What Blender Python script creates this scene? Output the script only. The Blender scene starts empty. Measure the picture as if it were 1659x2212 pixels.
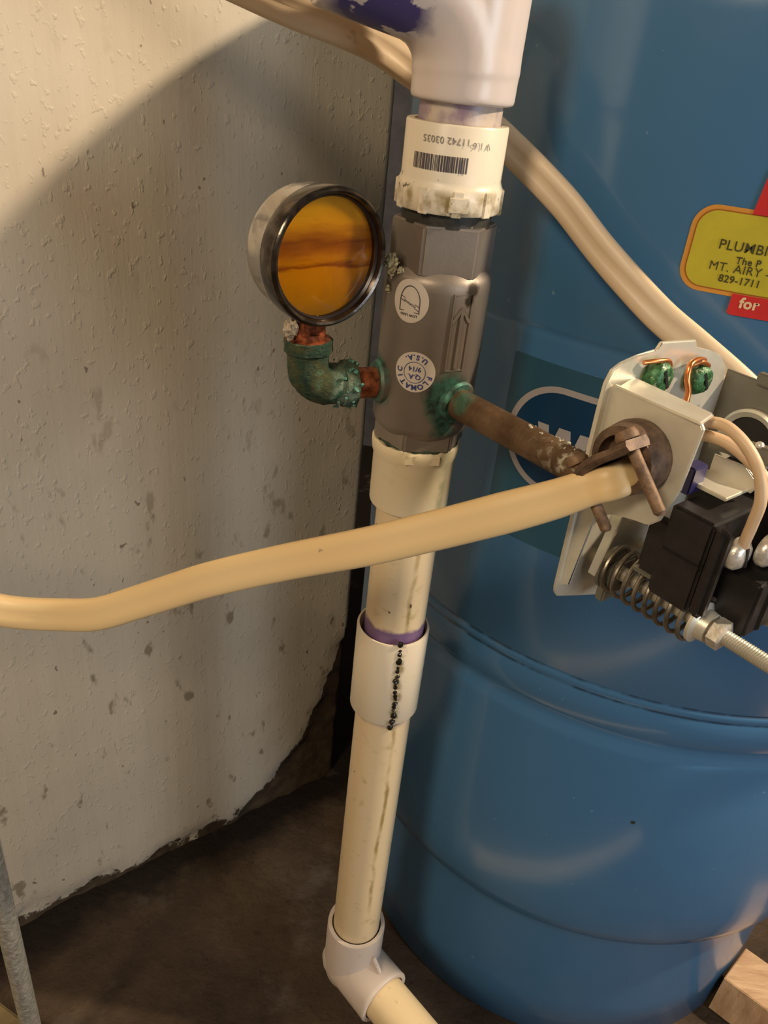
import bpy, bmesh, math, random
from mathutils import Vector, Matrix, noise
random.seed(7)
R_ = math.radians
H = 0.691                      # height of the eye above the floor; builders below use eye-level z = 0
S = bpy.context.scene
COL = S.collection

# ------------------------------------------------------------------ camera
PITCH, ROLL = 0.5286, 0.1087
F = Vector((0, math.cos(PITCH), -math.sin(PITCH)))
R0 = Vector((1, 0, 0)); U0 = Vector((0, math.sin(PITCH), math.cos(PITCH)))
RT = math.cos(ROLL)*R0 + math.sin(ROLL)*U0
UP = -math.sin(ROLL)*R0 + math.cos(ROLL)*U0
cam = bpy.data.cameras.new('camera'); cam_o = bpy.data.objects.new('camera', cam); COL.objects.link(cam_o)
M = Matrix(((RT.x, UP.x, -F.x), (RT.y, UP.y, -F.y), (RT.z, UP.z, -F.z))).to_4x4()
M.translation = (0, 0, H); cam_o.matrix_world = M
cam.sensor_fit = 'VERTICAL'; cam.sensor_height = 24.0; cam.lens = 24.0*1750/2212
cam.clip_start = 0.01
S.camera = cam_o

# ------------------------------------------------------------------ world, lamps, exposure
S.view_settings.view_transform = 'Standard'; S.view_settings.look = 'None'
S.view_settings.exposure = 0.0; S.view_settings.gamma = 1.0; S.view_settings.use_curve_mapping = False
w = bpy.data.worlds.new('world'); S.world = w; w.use_nodes = True
bg = w.node_tree.nodes['Background']; bg.inputs[0].default_value = (1.0, 0.79, 0.60, 1); bg.inputs[1].default_value = 0.125

def lamp(name, loc, power, size, color, aim=None, kind='POINT'):
    l = bpy.data.lights.new(name, kind); l.energy = power; l.color = color
    if kind == 'POINT': l.shadow_soft_size = size
    elif kind == 'AREA': l.shape = 'DISK'; l.size = size
    o = bpy.data.objects.new(name, l); COL.objects.link(o)
    o.location = (loc[0], loc[1], loc[2]+H)
    if aim:
        d = Vector(aim)-Vector(loc); o.rotation_euler = d.to_track_quat('-Z', 'Y').to_euler()
    return o
lamp('bare_bulb', (0.84, 0.30, 0.48), 52.0, 0.022, (1.0, 0.82, 0.60))            # beyond the tank's right side: throws the tank's domed shadow on the wall
lamp('ceiling_lamp', (-0.62, -0.75, 0.70), 11.0, 0.30, (1.0, 0.80, 0.56), (0, 0.4, -0.30), 'AREA')
lamp('far_window', (0.90, -0.50, 0.0), 5.5, 0.45, (0.78, 0.88, 1.0), (0.32, 0.50, -0.50), 'AREA')

# ------------------------------------------------------------------ object helpers
ROOT = {}
def tag(o, label=None, cat=None, group=None, kind=None):
    if label: o['label'] = label
    if cat: o['category'] = cat
    if group: o['group'] = group
    if kind: o['kind'] = kind
    return o
def thing(name, label, cat, loc, group=None):
    o = bpy.data.objects.new(name, None); COL.objects.link(o)
    o.empty_display_size = 0.02
    o.location = (loc[0], loc[1], loc[2]+H); ROOT[o.name] = Vector(loc)
    return tag(o, label, cat, group)
def root_of(o):
    while o.parent: o = o.parent
    return ROOT[o.name]
def part(name, bm, mat, parent=None, label=None, loc=None, angle=35, smooth=True, kind=None):
    """bm holds eye-level coordinates; linked as ONE mesh object"""
    base = root_of(parent) if parent else Vector(loc or (0, 0, 0))
    bm.transform(Matrix.Translation(-base))
    bmesh.ops.recalc_face_normals(bm, faces=bm.faces)
    me = bpy.data.meshes.new(name); bm.to_mesh(me); bm.free()
    if smooth:
        for p in me.polygons: p.use_smooth = True
        me.set_sharp_from_angle(angle=R_(angle))
    for m in (mat if isinstance(mat, (list, tuple)) else [mat]): me.materials.append(m)
    o = bpy.data.objects.new(name, me); COL.objects.link(o)
    if parent: o.parent = parent
    else:
        o.location = (base.x, base.y, base.z+H); ROOT[o.name] = base
    if label: o['label'] = label
    if kind: o['kind'] = kind
    return o

def frame(d, up=Vector((0, 0, 1))):
    d = Vector(d).normalized(); up = Vector(up)
    if abs(d.dot(up.normalized())) > 0.98: up = Vector((1, 0, 0))
    x = up.cross(d).normalized(); y = d.cross(x).normalized()
    return x, y, d
def lathe(bm, base, axis, prof, seg=48, ang0=0.0, cap=True):
    """prof: list of (distance along axis, radius)"""
    x, y, d = frame(axis); base = Vector(base); rings = []
    for t, r in prof:
        rings.append([bm.verts.new(base+d*t+(x*math.cos(ang0+2*math.pi*i/seg)+y*math.sin(ang0+2*math.pi*i/seg))*r) for i in range(seg)])
    for a, b in zip(rings, rings[1:]):
        for i in range(seg):
            j = (i+1) % seg; bm.faces.new((a[i], a[j], b[j], b[i]))
    if cap:
        bm.faces.new(rings[0][::-1]); bm.faces.new(rings[-1])
    return bm
def box(bm, c, x, y, z, sx, sy, sz, bev=0.0):
    """centre c, unit axes x y z, full sizes"""
    x, y, z = Vector(x).normalized(), Vector(y).normalized(), Vector(z).normalized(); c = Vector(c); v = []
    for i in (-.5, .5):
        for j in (-.5, .5):
            for k in (-.5, .5): v.append(bm.verts.new(c+x*i*sx+y*j*sy+z*k*sz))
    fs = [(0, 1, 3, 2), (4, 6, 7, 5), (0, 4, 5, 1), (2, 3, 7, 6), (0, 2, 6, 4), (1, 5, 7, 3)]
    faces = [bm.faces.new([v[i] for i in f]) for f in fs]
    if bev:
        es = set(e for f in faces for e in f.edges)
        bmesh.ops.bevel(bm, geom=list(es), offset=bev, segments=2, affect='EDGES', clamp_overlap=True)
    return bm
def plate(bm, pts, o, x, y, n, th, bev=0.0):
    """outline pts in (x,y) plane, thickness th along n, starting at o"""
    x, y, n, o = Vector(x), Vector(y), Vector(n), Vector(o)
    a = [bm.verts.new(o+x*p[0]+y*p[1]) for p in pts]; b = [bm.verts.new(o+x*p[0]+y*p[1]+n*th) for p in pts]
    fs = [bm.faces.new(a), bm.faces.new(b[::-1])]
    for i in range(len(pts)):
        j = (i+1) % len(pts); fs.append(bm.faces.new((a[i], b[i], b[j], a[j])))
    if bev:
        es = set(fs[0].edges) | set(fs[1].edges)
        bmesh.ops.bevel(bm, geom=list(es), offset=bev, segments=2, affect='EDGES')
    return bm
def spline(P, n=10):
    P = [Vector(p) for p in P]; out = []
    for i in range(len(P)-1):
        p0, p1, p2, p3 = P[max(0, i-1)], P[i], P[i+1], P[min(len(P)-1, i+2)]
        for k in range(n):
            t = k/n
            out.append(0.5*((2*p1)+(p2-p0)*t+(2*p0-5*p1+4*p2-p3)*t*t+(3*p1-p0-3*p2+p3)*t**3))
    out.append(P[-1]); return out
def sweep(bm, path, section, normal=None, cap=True, scale=None):
    """section: list of (a,b); a along side axis, b along normal. normal: f(i)->vector or None (parallel transport)"""
    rings = []; n = len(path); x = None
    for i, p in enumerate(path):
        t = (path[min(n-1, i+1)]-path[max(0, i-1)]).normalized()
        if normal:
            nn = Vector(normal(i)); side = t.cross(nn).normalized(); nn = side.cross(t).normalized()
        else:
            if x is None: x = frame(t)[0]
            x = (x-t*x.dot(t)).normalized(); side = x; nn = t.cross(x)
        s = scale(i) if scale else 1.0
        rings.append([bm.verts.new(p+side*a*s+nn*b*s) for a, b in section])
    m = len(section)
    for A, B in zip(rings, rings[1:]):
        for i in range(m):
            j = (i+1) % m; bm.faces.new((A[i], A[j], B[j], B[i]))
    if cap: bm.faces.new(rings[0][::-1]); bm.faces.new(rings[-1])
    return bm
def circ(r, n=16): return [(r*math.cos(2*math.pi*i/n), r*math.sin(2*math.pi*i/n)) for i in range(n)]
def blob(bm, c, r, sq=(1, 1, 1), sub=2, rough=0.0):
    ret = bmesh.ops.create_icosphere(bm, subdivisions=sub, radius=r)
    for v in ret['verts']:
        k = 1+rough*noise.noise(v.co*(3/r)+Vector(c)*300)
        v.co = Vector((v.co.x*sq[0]*k, v.co.y*sq[1]*k, v.co.z*sq[2]*k))+Vector(c)
    return bm
def text_bm(s, size, bold=0.0, align='LEFT', shear=0.0):
    cu = bpy.data.curves.new('t', 'FONT'); cu.body = s; cu.size = size; cu.align_x = align; cu.offset = bold; cu.resolution_u = 3; cu.shear = shear; cu.space_character = 1.06
    o = bpy.data.objects.new('t', cu); COL.objects.link(o)
    dg = bpy.context.evaluated_depsgraph_get(); me = bpy.data.meshes.new_from_object(o.evaluated_get(dg))
    bm = bmesh.new(); bm.from_mesh(me)
    bpy.data.objects.remove(o); bpy.data.curves.remove(cu); bpy.data.meshes.remove(me)
    return bm
def merge(dst, src):
    me = bpy.data.meshes.new('x'); src.to_mesh(me); src.free(); dst.from_mesh(me); bpy.data.meshes.remove(me); return dst
def wrap(bm, axis, rad, s0, z0, rot=0.0):
    """flat (x,y) shapes -> on a cylinder round a vertical axis; s0 arc from the front, z0 height"""
    c, s = math.cos(rot), math.sin(rot)
    for v in bm.verts:
        X, Y = v.co.x*c-v.co.y*s+s0, v.co.x*s+v.co.y*c+z0; r = rad+v.co.z; th = X/rad
        v.co = Vector((axis[0]+r*math.sin(th), axis[1]-r*math.cos(th), Y))
    return bm
def sheet(pts, th=0.0003, grid=0.004):
    """thin decal body from an outline (flat x,y), cut into strips so it can be wrapped"""
    bm = bmesh.new(); bm.faces.new([bm.verts.new((p[0], p[1], th)) for p in pts])
    x0 = min(p[0] for p in pts); x1 = max(p[0] for p in pts); k = int((x1-x0)/grid)+1
    for i in range(1, k):
        bmesh.ops.bisect_plane(bm, geom=bm.verts[:]+bm.edges[:]+bm.faces[:], plane_co=(x0+(x1-x0)*i/k, 0, 0), plane_no=(1, 0, 0))
    return bm
def rrect(x0, y0, x1, y1, r, n=8):
    o = []
    for cx, cy, a in ((x1-r, y1-r, 0), (x0+r, y1-r, 90), (x0+r, y0+r, 180), (x1-r, y0+r, 270)):
        for i in range(n+1): o.append((cx+r*math.cos(R_(a+90*i/n)), cy+r*math.sin(R_(a+90*i/n))))
    return o
def disc(r, n=40): return [(r*math.cos(2*math.pi*i/n), r*math.sin(2*math.pi*i/n)) for i in range(n)]

# ------------------------------------------------------------------ materials
class N:
    def __init__(s, name, **k):
        s.m = bpy.data.materials.new(name); s.m.use_nodes = True; s.t = s.m.node_tree; s.b = s.t.nodes['Principled BSDF']
        s.pos = None
        for a, v in k.items(): s.set(a, v)
    def set(s, a, v):
        a = {'col': 'Base Color', 'rough': 'Roughness', 'metal': 'Metallic', 'coat': 'Coat Weight', 'coat_rough': 'Coat Roughness', 'spec': 'Specular IOR Level', 'sss': 'Subsurface Weight', 'trans': 'Transmission Weight', 'alpha': 'Alpha', 'ior': 'IOR'}.get(a, a)
        if hasattr(v, 'is_linked') or isinstance(v, bpy.types.NodeSocket): s.t.links.new(v, s.b.inputs[a])
        else:
            if isinstance(v, tuple) and len(v) == 3: v = (*v, 1)
            s.b.inputs[a].default_value = v
    def n(s, ty, **k):
        nd = s.t.nodes.new(ty)
        for a, v in k.items():
            if a.startswith('_'): setattr(nd, a[1:], v)
        return nd
    def P(s):
        if s.pos is None:
            g = s.n('ShaderNodeNewGeometry'); a = s.n('ShaderNodeVectorMath', _operation='SUBTRACT'); a.inputs[1].default_value = (0, 0, H)
            s.t.links.new(g.outputs['Position'], a.inputs[0]); s.pos = a.outputs[0]
        return s.pos
    def noise(s, scale, detail=4, rough=.55, stretch=(1, 1, 1), dist=0.0, off=(0, 0, 0)):
        mp = s.n('ShaderNodeMapping'); mp.inputs['Scale'].default_value = stretch; mp.inputs['Location'].default_value = off; s.t.links.new(s.P(), mp.inputs[0])
        nz = s.n('ShaderNodeTexNoise'); nz.inputs['Scale'].default_value = scale; nz.inputs['Detail'].default_value = detail; nz.inputs['Roughness'].default_value = rough; nz.inputs['Distortion'].default_value = dist
        s.t.links.new(mp.outputs[0], nz.inputs['Vector']); return nz.outputs['Fac']
    def ramp(s, fac, *st):
        r = s.n('ShaderNodeValToRGB'); s.t.links.new(fac, r.inputs[0]); e = r.color_ramp.elements
        while len(e) < len(st): e.new(.5)
        for i, (p, c) in enumerate(st):
            e[i].position = p; e[i].color = (c, c, c, 1) if isinstance(c, (int, float)) else (*c, 1)
        return r.outputs[0]
    def math(s, op, a, b=None, c=None, clamp=False):
        nd = s.n('ShaderNodeMath', _operation=op); nd.use_clamp = clamp
        for i, v in enumerate((a, b, c)):
            if v is None: continue
            if isinstance(v, (int, float)): nd.inputs[i].default_value = v
            else: s.t.links.new(v, nd.inputs[i])
        return nd.outputs[0]
    def mix(s, fac, a, b):
        nd = s.n('ShaderNodeMix', _data_type='RGBA'); nd.clamp_factor = True
        for i, v in ((0, fac), (6, a), (7, b)):
            if isinstance(v, (int, float)): nd.inputs[i].default_value = v
            elif isinstance(v, tuple): nd.inputs[i].default_value = (*v, 1)
            else: s.t.links.new(v, nd.inputs[i])
        return nd.outputs[2]
    def xyz(s):
        nd = s.n('ShaderNodeSeparateXYZ'); s.t.links.new(s.P(), nd.inputs[0]); return nd.outputs
    def near(s, p, r0, r1, amp=0.0, nscale=200):
        """1 inside r0, 0 beyond r1 of point p, edge broken up by noise"""
        d = s.n('ShaderNodeVectorMath', _operation='DISTANCE'); s.t.links.new(s.P(), d.inputs[0]); d.inputs[1].default_value = p
        v = d.outputs['Value']
        if amp: v = s.math('ADD', v, s.math('MULTIPLY', s.math('SUBTRACT', s.noise(nscale), .5), amp))
        mr = s.n('ShaderNodeMapRange'); s.t.links.new(v, mr.inputs[0]); mr.inputs[1].default_value = r0; mr.inputs[2].default_value = r1; mr.inputs[3].default_value = 1; mr.inputs[4].default_value = 0
        return mr.outputs[0]
    def band(s, v, lo, hi, soft):
        a = s.n('ShaderNodeMapRange'); s.t.links.new(v, a.inputs[0]); a.inputs[1].default_value = lo-soft; a.inputs[2].default_value = lo+soft
        b = s.n('ShaderNodeMapRange'); s.t.links.new(v, b.inputs[0]); b.inputs[1].default_value = hi-soft; b.inputs[2].default_value = hi+soft; b.inputs[3].default_value = 1; b.inputs[4].default_value = 0
        return s.math('MULTIPLY', a.outputs[0], b.outputs[0])
    def bump(s, h, strength=.3, dist=.001):
        b = s.n('ShaderNodeBump'); b.inputs['Strength'].default_value = strength; b.inputs['Distance'].default_value = dist
        s.t.links.new(h, b.inputs['Height'])
        s.t.links.new(b.outputs[0], s.b.inputs['Normal']); return b
def simple(name, col, rough=.5, metal=0.0, var=.12, scale=300, bump=.1, spots=None, **k):
    m = N(name, rough=rough, metal=metal, **k)
    nz = m.noise(scale, 5, .6)
    dark = tuple(c*(1-var*2) for c in col); lit = tuple(min(1, c*(1+var)) for c in col)
    c = m.ramp(nz, (.3, dark), (.7, lit))
    if spots:
        c = m.mix(m.ramp(m.noise(spots[1], 3), (spots[2], 0), (spots[2]+.05, 1)), c, spots[0])
    m.set('col', c)
    if bump: m.bump(m.noise(scale*2, 4), bump, .0006)
    return m.m

AX = (0.2035, 0.5550); TR = 0.2141          # tank axis and radius
PX, PY = 0.0125, 0.36                     # vertical pipe axis

# wall paint: brushed old cream paint, pitted, stained and eaten away at its foot
WD = Vector((0.76990, 0.63817, 0)); WN = Vector((0.63817, -0.76990, 0)); W0 = Vector((-0.278, 0.404, 0))
m = N('old_cream_wall_paint', rough=.62, spec=.35)
strokes = m.noise(120, 6, .62, (1, 1, .03)); fine = m.noise(520, 4, .6, (1, 1, .35)); big = m.noise(7, 4, .6)
c = m.mix(strokes, (.60, .50, .37), (.72, .62, .47)); c = m.mix(m.math('MULTIPLY', big, .35), c, (.52, .43, .31))
cool = m.ramp(m.noise(3.2, 3, .5, off=(.3, .1, .2)), (.42, 0), (.62, .35)); c = m.mix(cool, c, (.50, .47, .40))
vx, vy, vz = m.xyz()
dirt = m.ramp(m.noise(62, 3, .6, (1, 1, .5)), (.625, 0), (.70, 1)); low = m.n('ShaderNodeMapRange'); m.t.links.new(vz, low.inputs[0]); low.inputs[1].default_value = -.12; low.inputs[2].default_value = -.45; low.inputs[3].default_value = .12; low.inputs[4].default_value = .75
c = m.mix(m.math('MULTIPLY', dirt, low.outputs[0]), c, (.22, .16, .09))
pits = m.ramp(m.noise(130, 2, .5, (1, 1, .7)), (.735, 0), (.76, 1)); c = m.mix(m.math('MULTIPLY', pits, .7), c, (.13, .08, .05))
# bare render where the paint has come off: along the floor and up the far edge
dd = m.n('ShaderNodeVectorMath', _operation='DOT_PRODUCT'); m.t.links.new(m.P(), dd.inputs[0]); dd.inputs[1].default_value = WD
sdist = m.math('SUBTRACT', dd.outputs['Value'], W0.dot(WD))              # 0 near .. 0.342 at the far edge
zl = m.math('ADD', vz, .691)
edge = m.math('MULTIPLY', m.math('POWER', m.math('MAXIMUM', m.math('DIVIDE', m.math('SUBTRACT', sdist, .18), .152), 0.0), 3.2), .20)
lim = m.math('ADD', m.math('ADD', .010, edge), m.math('MULTIPLY', m.math('SUBTRACT', m.noise(16, 7, .68), .5), .11))
bare = m.math('MULTIPLY', m.math('SUBTRACT', lim, zl), 260, clamp=True)
c = m.mix(bare, c, m.ramp(m.noise(90, 5), (.3, (.055, .035, .02)), (.7, (.12, .08, .045))))
m.set('col', c)
hsum = m.math('ADD', m.math('ADD', m.math('MULTIPLY', strokes, .8), m.math('MULTIPLY', fine, .35)), m.math('MULTIPLY', m.ramp(m.noise(230, 2, .5, (1, 1, .75)), (.60, 0), (.70, 1)), .6))
hsum = m.math('SUBTRACT', hsum, m.math('MULTIPLY', bare, 1.5)); m.bump(hsum, .50, .0010)
M_WALL = m.m

m = N('dark_edged_concrete_floor', rough=.8, spec=.3)
c = m.ramp(m.noise(9, 7, .62), (.30, (.040, .024, .013)), (.55, (.085, .055, .032)), (.78, (.15, .11, .07)))
c = m.mix(m.ramp(m.noise(160, 3), (.6, 0), (.75, .6)), c, (.03, .02, .012))
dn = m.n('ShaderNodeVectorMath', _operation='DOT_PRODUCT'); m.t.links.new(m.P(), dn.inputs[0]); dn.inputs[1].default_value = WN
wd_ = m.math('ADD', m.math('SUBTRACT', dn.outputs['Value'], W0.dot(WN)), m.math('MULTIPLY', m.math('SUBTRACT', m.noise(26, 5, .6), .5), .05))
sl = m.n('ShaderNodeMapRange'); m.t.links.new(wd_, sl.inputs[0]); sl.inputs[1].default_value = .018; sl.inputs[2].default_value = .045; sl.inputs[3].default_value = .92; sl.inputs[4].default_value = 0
c = m.mix(sl.outputs[0], c, (.010, .006, .004))  # darkness of the recessed wall joint put into the floor colour
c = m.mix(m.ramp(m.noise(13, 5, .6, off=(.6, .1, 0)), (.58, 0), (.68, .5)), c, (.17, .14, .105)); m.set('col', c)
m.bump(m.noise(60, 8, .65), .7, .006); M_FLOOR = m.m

# tank enamel
m = N('blue_tank_enamel', rough=.20, coat=.35, coat_rough=.10, spec=.45)
vx, vy, vz = m.xyz()
c = m.mix(m.noise(5, 3), (.046, .136, .262), (.060, .168, .315))
c = m.mix(m.math('MULTIPLY', m.ramp(m.noise(240, 2), (.74, 0), (.76, 1)), .35), c, (.25, .38, .48))
for zz in (-.3050, -.3115):
    ln = m.band(vz, zz-.0006, zz+.0006, .0006); ln = m.math('MULTIPLY', ln, m.ramp(m.noise(60, 4), (.40, .25), (.52, 1)))
    c = m.mix(m.math('MULTIPLY', ln, .9), c, (.006, .012, .02))
c = m.mix(m.near((.1730, .3431, -.4012), .0009, .0019, .002, 300), c, (.01, .02, .015))
m.set('col', c); m.set('rough', m.ramp(m.noise(9, 5, .6), (.3, .14), (.7, .30)))
m.bump(m.math('ADD', m.noise(8, 3), m.math('MULTIPLY', m.noise(900, 2), .012)), .25, .002); M_TANK = m.m

def pvc(name, base, extra=None, rough=.38, grime=.5):
    m = N(name, rough=rough, spec=.5, sss=.0)
    c = m.mix(m.noise(25, 4, .6, (1, 1, .3)), tuple(x*.93 for x in base), base)
    g = m.ramp(m.noise(120, 4, .6), (.60, 0), (.74, grime)); c = m.mix(g, c, (.33, .24, .08))
    if extra: c = extra(m, c)
    m.set('col', c); m.bump(m.noise(300, 3), .08, .0005); return m.m
PURPLE = (.14, .07, .20)
def angle_of(m):
    """angle round the pipe axis, 0 facing the viewer, + to the right (radians)"""
    vx, vy, vz = m.xyz()
    return m.math('ARCTAN2', m.math('SUBTRACT', vx, PX), m.math('SUBTRACT', PY, vy)), vz
def ex_lower(m, c):
    a, z = angle_of(m); wob = m.math('MULTIPLY', m.math('SUBTRACT', m.noise(30, 3), .5), .5)
    aa = m.math('ADD', a, wob)
    st = m.band(aa, .36, .50, .04); st = m.math('MULTIPLY', st, m.ramp(m.noise(45, 4), (.38, .15), (.60, .85)))
    st = m.math('MULTIPLY', st, m.band(z, -.52, -.19, .01)); c = m.mix(st, c, (.26, .17, .035))
    pz = m.math('ADD', z, m.math('MULTIPLY', m.math('SUBTRACT', m.noise(110, 3), .5), .008))
    c = m.mix(m.math('MULTIPLY', m.band(pz, -.30, -.2745, .0015), .92), c, PURPLE)
    c = m.mix(m.math('MULTIPLY', m.band(pz, -.345, -.3385, .0010), .35), c, PURPLE)
    c = m.mix(m.math('MULTIPLY', m.ramp(m.noise(150, 2, off=(.2, .5, .1)), (.76, 0), (.78, 1)), .9), c, (.08, .05, .02))
    return c
M_PIPE = pvc('aged_cream_pipe_plastic', (.72, .56, .34), ex_lower)
def ex_coup(m, c):
    a, z = angle_of(m)
    st = m.math('MULTIPLY', m.band(m.math('ADD', a, m.math('MULTIPLY', m.math('SUBTRACT', m.noise(120, 3), .5), .35)), .13, .38, .06), m.ramp(m.noise(130, 3), (.42, .1), (.58, .8)))
    return m.mix(m.math('MULTIPLY', st, m.band(z, -.34, -.281, .001)), c, (.22, .15, .05))
M_COUP = pvc('white_coupling_plastic', (.74, .63, .46), ex_coup, grime=.15)
def ex_low(m, c):
    a, z = angle_of(m)
    st = m.math('MULTIPLY', m.band(a, .62, .95, .10), m.ramp(m.noise(70, 3), (.4, 0), (.6, .55))); return m.mix(st, c, (.20, .24, .12))
M_ADL = pvc('white_lower_adapter_plastic', (.76, .64, .42), ex_low, grime=.2)
def ex_up(m, c):
    vx, vy, vz = m.xyz()
    rust = m.math('MULTIPLY', m.band(vz, -.0600, -.0505, .002), m.ramp(m.noise(110, 4), (.46, 0), (.60, .8))); c = m.mix(rust, c, (.27, .19, .05))
    blk = m.ramp(m.noise(210, 3), (.665, 0), (.70, .85)); c = m.mix(m.math('MULTIPLY', blk, m.band(vz, -.062, -.045, .003)), c, (.05, .035, .02))
    return c
M_ADU = pvc('white_upper_adapter_plastic', (.76, .66, .50), ex_up, grime=.12)
def ex_stub(m, c):
    pz = m.ramp(m.noise(60, 4), (.40, .15), (.56, .85)); return m.mix(pz, c, (.22, .14, .22))
M_STUB = pvc('primer_stained_pipe_plastic', (.62, .52, .40), ex_stub)
def ex_elb(m, c):
    k = m.math('MULTIPLY', m.ramp(m.noise(55, 4, .5, dist=1.2, off=(.11, .02, .4)), (.47, 0), (.50, 1)), m.near((-.0205, .331, .005), .015, .021, .010, 90))
    return m.mix(m.math('MULTIPLY', k, .95), c, (.035, .025, .14))
M_ELB = pvc('white_elbow_plastic', (.66, .565, .51), ex_elb, rough=.30, grime=.05)
M_ELB2 = pvc('dull_white_elbow_plastic', (.66, .56, .48), None, rough=.45, grime=.3)
def ex_run(m, c):
    c = m.mix(m.near((.0495, .311, -.597), .0022, .0040, .001), c, (.62, .04, .03))
    c = m.mix(m.math('MULTIPLY', m.near((.058, .298, -.5945), .004, .010, .006, 200), .45), c, (.75, .28, .18)); return c
M_RUN = pvc('cream_floor_pipe_plastic', (.80, .62, .36), ex_run)

VERD = (.035, .16, .105)
m = N('dull_valve_bronze', metal=.55, rough=.46)
c = m.ramp(m.noise(35, 5, .6), (.3, (.22, .185, .15)), (.7, (.30, .25, .205)))
for p, a, b in (((.0245, .337, -.137), .010, .015), ((.0235, .337, -.152), .004, .008), ((-.0110, .353, -.136), .010, .014)):
    c = m.mix(m.math('MULTIPLY', m.near(p, a, b, .008, 160), .9), c, m.ramp(m.noise(260, 4), (.35, (.012, .05, .038)), (.65, (.06, .22, .16))))
for p, a, b in (((.027, .342, -.088), .0022, .0040), ((.0255, .342, -.0925), .0018, .0032), ((-.0075, .349, -.083), .004, .007), ((-.008, .35, -.092), .002, .004)):
    c = m.mix(m.near(p, a, b, .003, 300), c, (.045, .032, .02))
m.set('col', c); m.bump(m.noise(700, 3), .12, .0004); M_VALVE = m.m
M_DOPE = simple('black_thread_sealant', (.03, .026, .018), .6, 0, .3, 200, .5, ((.3, .26, .16), 160, .66))
m = N('corroded_green_brass', metal=.25, rough=.62)
c = m.ramp(m.noise(95, 6, .65), (.28, (.008, .022, .013)), (.45, (.022, .060, .036)), (.58, (.075, .080, .028)), (.72, (.09, .21, .14)))
c = m.mix(m.near((-.024, .343, -.137), .005, .011, .006, 250), c, m.ramp(m.noise(320, 4), (.35, (.02, .15, .12)), (.68, (.40, .52, .42))))
m.set('col', c); m.bump(m.noise(260, 6, .7), 1.0, .0022); M_GREEN = m.m
M_COPPER = simple('reddened_copper', (.42, .125, .05), .42, .7, .45, 220, .6, ((.55, .42, .28), 150, .66))
m = N('brown_tarnished_pipe', metal=.35, rough=.5)
c = m.ramp(m.noise(70, 5, .6), (.3, (.085, .045, .020)), (.7, (.19, .115, .060)))
c = m.mix(m.math('MULTIPLY', m.near((.078, .282, -.131), .010, .030, .02, 160), m.ramp(m.noise(260, 4), (.52, 0), (.64, .9))), c, (.50, .46, .36))
c = m.mix(m.near((.031, .335, -.137), .003, .007, .004, 250), c, VERD)
m.set('col', c); m.bump(m.noise(320, 5), .5, .0012); M_NIP = m.m

m = N('polished_gauge_steel', metal=1.0, rough=.17)
c = m.mix(m.ramp(m.noise(130, 5, .6), (.52, 0), (.70, .55)), (.50, .47, .43), (.13, .10, .08)); m.set('col', c); m.bump(m.noise(240, 4), .12, .0006); m.set('rough', m.ramp(m.noise(200, 4), (.35, .12), (.7, .34))); M_STEEL = m.m
m = N('blackened_bezel_steel', metal=.95, rough=.22); m.set('col', m.ramp(m.noise(120, 5), (.4, (.045, .038, .034)), (.66, (.16, .135, .11)))); m.bump(m.noise(300, 4), .15, .0006); M_BEZ = m.m
m = N('amber_stained_lens', rough=.08, coat=.3)
GC = Vector((-.0320, .3285, -.0785))
GU = Vector((.656, -.755, 0)).normalized()
vx, vy, vz = m.xyz(); wz = m.math('ADD', vz, m.math('MULTIPLY', m.math('SUBTRACT', m.noise(40, 4, .6, (1, 1, 5)), .5), .010))
mr = m.n('ShaderNodeMapRange'); m.t.links.new(wz, mr.inputs[0]); mr.inputs[1].default_value = -.1045; mr.inputs[2].default_value = -.0525
c = m.ramp(mr.outputs[0], (.0, (.30, .16, .02)), (.18, (.46, .20, .004)), (.40, (.62, .24, .002)), (.43, (.26, .06, .002)), (.47, (.58, .22, .002)), (.54, (.42, .13, .002)), (.60, (.25, .065, .002)), (.66, (.45, .16, .002)), (.74, (.74, .34, .003)), (1.0, (.80, .44, .006)))
c = m.mix(m.near(tuple(GC+Vector((.015, .013, -.014))), .004, .010, .004), c, (.12, .06, .05)); m.set('col', c); M_LENS = m.m
m = N('clear_lens_glass', rough=.02, trans=1.0, ior=1.45, col=(1, .93, .8)); M_GLASS = m.m

def galv(name, k=1.0, rough=.36):
    m = N(name, metal=.5, rough=rough)
    c = m.ramp(m.noise(45, 5, .6), (.3, (.58*k, .54*k, .44*k)), (.7, (.76*k, .72*k, .60*k)))
    m.set('col', c); m.bump(m.noise(90, 4), .15, .001); return m.m
M_GALV = galv('zinc_plated_steel', 1.1); M_GALVD = galv('dull_dark_steel', .33, .45); M_ROD = galv('threaded_rod_steel', .9, .3)
M_BAKE = simple('black_moulded_plastic', (.018, .015, .014), .42, 0, .2, 150, .15)
M_SPRING = simple('dull_spring_steel', (.30, .26, .20), .38, .85, .2, 300, .1)
M_GRN = simple('green_painted_screw', (.05, .17, .06), .35, .2, .4, 500, .5, ((.35, .42, .25), 420, .6))
M_CU = simple('bright_copper_wire', (.85, .30, .10), .28, .9, .1, 300, .05)
M_RUST = simple('brown_rusted_steel', (.16, .10, .065), .55, .4, .35, 160, .5)
M_RUSTS = simple('rusty_screw_shank', (.21, .125, .07), .6, .2, .3, 260, .5)
M_INS = simple('cream_wire_insulation', (.66, .46, .28), .45, 0, .06, 60, .05)
M_SILV = simple('silvered_terminal_screw', (.78, .72, .62), .35, .6, .15, 300, .3)
M_BLUEV = simple('dark_violet_plastic', (.03, .025, .12), .4, 0, .15, 100, .05)
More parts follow.
